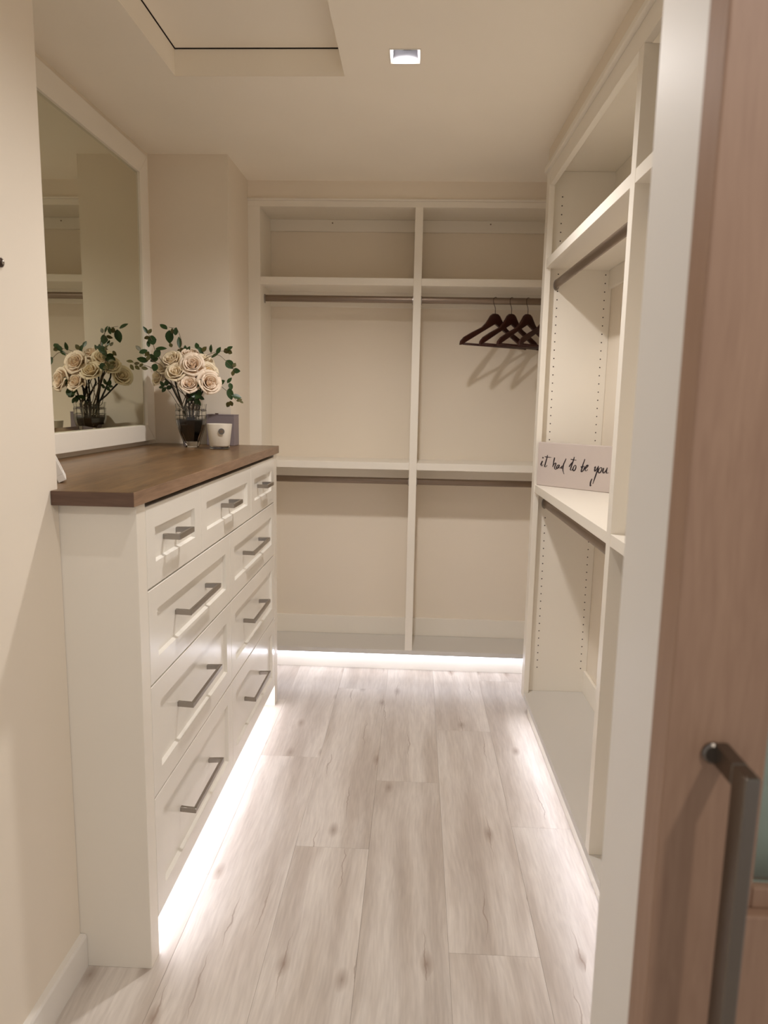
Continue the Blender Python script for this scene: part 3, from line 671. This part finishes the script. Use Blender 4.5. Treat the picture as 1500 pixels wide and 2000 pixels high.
MB().box(-.0595, .0595, -.0365, .0365, .1242, .129).build('lid', M_BOXG, bx, .0012)
MB().box(-.022, -.008, -.0368, -.0300, .1291, .1335).build('ribbon_knot', M_MAHOG, bx, .0015)
pf = thing('photo_frame', 'small white frame leaning at the near left end of the worktop', 'photo frame', (-.800, 1.600, ZT + .0045))
wv = Vector((-.45, .89, 0)).normalized(); nv = Vector((.89, .45, 0)).normalized(); up = (Vector((0, 0, 1))*math.cos(.40) - nv*math.sin(.40)).normalized(); nn_ = wv.cross(up).normalized()
if nn_.dot(nv) < 0: nn_ = -nn_
def ori(o, base): 
    mt = Matrix((wv, nn_, up)).transposed().to_4x4(); mt.translation = base; o.matrix_basis = mt
f1 = MB().box(0, .11, -.016, .002, 0, .015).box(0, .11, -.016, .002, .135, .15).box(0, .015, -.016, .002, .015, .135).box(.095, .11, -.016, .002, .015, .135).build('frame', M_TRIM, pf, .001); ori(f1, Vector((0, 0, .002)))
f2 = MB().box(.0152, .0948, -.013, -.002, .0152, .1348).build('picture', M_SIGN, pf); ori(f2, Vector((0, 0, .002)))

# ================================================================ hangers on the back rail
def hanger():
    t = thing('coat_hanger', None, 'hanger')
    up_ = [(0, 0), (.016, -.002), (.029, -.011), (.040, -.026), (.056, -.046), (.082, -.068), (.145, -.096), (.190, -.119), (.210, -.138), (.215, -.157)]
    lo_ = [(.206, -.156), (.180, -.142), (.057, -.078), (0, -.049)]
    half = up_ + lo_
    full = half + [(-x, z) for x, z in reversed(half[1:-1])]
    b1 = MB().prism(full, -.0065, .0065, 'y').build('body', M_MAHOG, t, .003)
    MB().tube([(-.196, 0, -.150), (.196, 0, -.150)], .0055, 8).build('trouser_bar', M_MAHOG, t, smooth=True)
    hp_ = [(0, 0, -.004), (0, 0, .022), (-.004, 0, .032), (-.011, 0, .043), (-.0140, 0, .052)]
    for a in range(0, 9):
        th = PI - a*PI*.72/8; hp_.append((.0000 + .014*math.cos(th), 0, .060 + .014*math.sin(th)))
    MB().tube(hp_, .0015, 7).build('hook', M_BRONZE, t, smooth=True)
    return t
HG = [(.3560, 38, 'dark mahogany coat hanger furthest left of the hanging row, its whole left arm showing'),
      (.4320, 43, 'dark mahogany coat hanger second from the left on the rod'),
      (.5085, 44, 'dark mahogany coat hanger third from the left on the rod'),
      (.6050, 44, 'dark mahogany coat hanger at the right end, mostly hidden by the right wardrobe')]
h0 = hanger()
for i, (x, deg, lab) in enumerate(HG):
    if i == 0: t = h0
    else:
        t = h0.copy(); C.objects.link(t)
        for ch in h0.children:
            c = ch.copy(); C.objects.link(c); c.parent = t
    t.location = (x, 3.505, 1.8195 + .0155 + .0017 - .074); t.rotation_euler = (0, 0, math.radians(deg))
    t['label'] = lab; t['group'] = 'mahogany coat hangers on the back rod'

# ================================================================ canvas sign on the right wardrobe shelf
A = Vector((.489, 2.912, 1.0224)); u = Vector((.2321, -.2101, 0)).normalized()
sg = thing('canvas_sign', 'pale washed canvas block sign with black handwriting, on the middle shelf of the right wardrobe', 'sign', tuple(A), math.atan2(u.y, u.x))
MB().box(0, .335, 0, .020, 0, .174).build('canvas', M_SIGN, sg, .003)
def ribbon(pts, wmax=.0050):
    P2 = [Vector(p) for p in pts]
    if len(P2) == 2: wmax = .0075
    if len(P2) == 2 and (P2[0]-P2[1]).length < .01: pass
    sm = []
    for a in range(len(P2)-1):
        p0, p1, p2, p3 = P2[max(a-1, 0)], P2[a], P2[a+1], P2[min(a+2, len(P2)-1)]
        for q in range(5):
            t = q/5; sm.append(.5*((2*p1)+(-p0+p2)*t+(2*p0-5*p1+4*p2-p3)*t*t+(-p0+3*p1-3*p2+p3)*t**3))
    sm.append(P2[-1]); n = len(sm); Lr = []; Rr = []
    for i, p in enumerate(sm):
        d = sm[min(i+1, n-1)] - sm[max(i-1, 0)]
        d = d.normalized() if d.length > 1e-7 else Vector((0, 1))
        # a broad nib: down strokes are heavier
        w_ = wmax*(.58 + .42*abs(d.y))*(.45 + .55*math.sin(PI*min(1, (i+1)/n*1.15)))*.5
        nrm = Vector((-d.y, d.x)); Lr.append(p + nrm*w_); Rr.append(p - nrm*w_)
    return Lr, Rr
for word, ids in (('it', range(0, 4)), ('had', range(4, 9)), ('to', range(9, 13)), ('be', range(13, 16)), ('you', range(16, 22))):
    m = MB()
    for s_ in [SCRIPT[i] for i in ids]:
        Lr, Rr = ribbon(s_)
        rings = [[(a.x, -.0009, a.y), (b2.x, -.0009, b2.y), (b2.x, -.0001, b2.y), (a.x, -.0001, a.y)] for a, b2 in zip(Lr, Rr)]
        m.loft(rings)
    m.build('lettering', M_INK, sg)

# ================================================================ sliding door at the right of the doorway
XDO, YDO = .2383, .633
sd = thing('sliding_door', 'brown wooden sliding door with glass panel and long metal pull, close on the right', 'door', (XDO, YDO, 0))
T = .045; SW = .0855; DW = .86
def Dd(name, x0, x1, z0, z1, y0=0, y1=T, mat=None, bevel=.002): return box(name, mat or M_DOOR, sd, x0, x1, y0, y1, z0, z1, bevel)
Dd('stile', 0, SW, .012, 2.10)
Dd('stile', DW-SW, DW, .012, 2.10)
Dd('top_rail', SW, DW-SW, 1.99, 2.10)
Dd('middle_rail', SW, DW-SW, .700, .869)
Dd('bottom_rail', SW, DW-SW, .012, .20)
bd = MB()
for z0, z1 in ((.869, 1.99),):
    for a, c in (((SW, SW+.012), 'l'), ((DW-SW-.012, DW-SW), 'r')): bd.box(a[0], a[1], .012, .033, z0, z1)
    bd.box(SW+.012, DW-SW-.012, .012, .033, z0, z0+.022).box(SW+.012, DW-SW-.012, .012, .033, z1-.012, z1)
bd.build('glazing_bead', M_DOOR, sd, .002)
Dd('glass_pane', SW+.013, DW-SW-.013, .892, 1.977, .020, .025, M_GREEN, 0)
Dd('lower_panel', SW, DW-SW, .20, .70, .014, .031)
hx, hz1, hz0 = .0455, 1.045, .560
hd = MB().box(hx-.0065+.003, hx+.0065+.003, -.066, -.040, hz0, hz1).build('door_pull', M_CHROME, sd, .0015)
MB().box(hx-.0065+.003, hx+.0065+.003, -.0399, -.0005, hz1-.020, hz1).build('arm', M_CHROME, hd, .001)
MB().box(hx-.0065+.003, hx+.0065+.003, -.0399, -.0005, hz0, hz0+.020).build('arm', M_CHROME, hd, .001)
for zz in (hz1-.010, hz0+.010):
    ro = MB().lathe([(.010, 0), (.010, .003), (.008, .005)], (0, 0, 0), 24).build('rosette', M_CHROME, hd, loc=(hx-.004, 0, zz)); ro.rotation_euler = (PI/2, 0, 0)
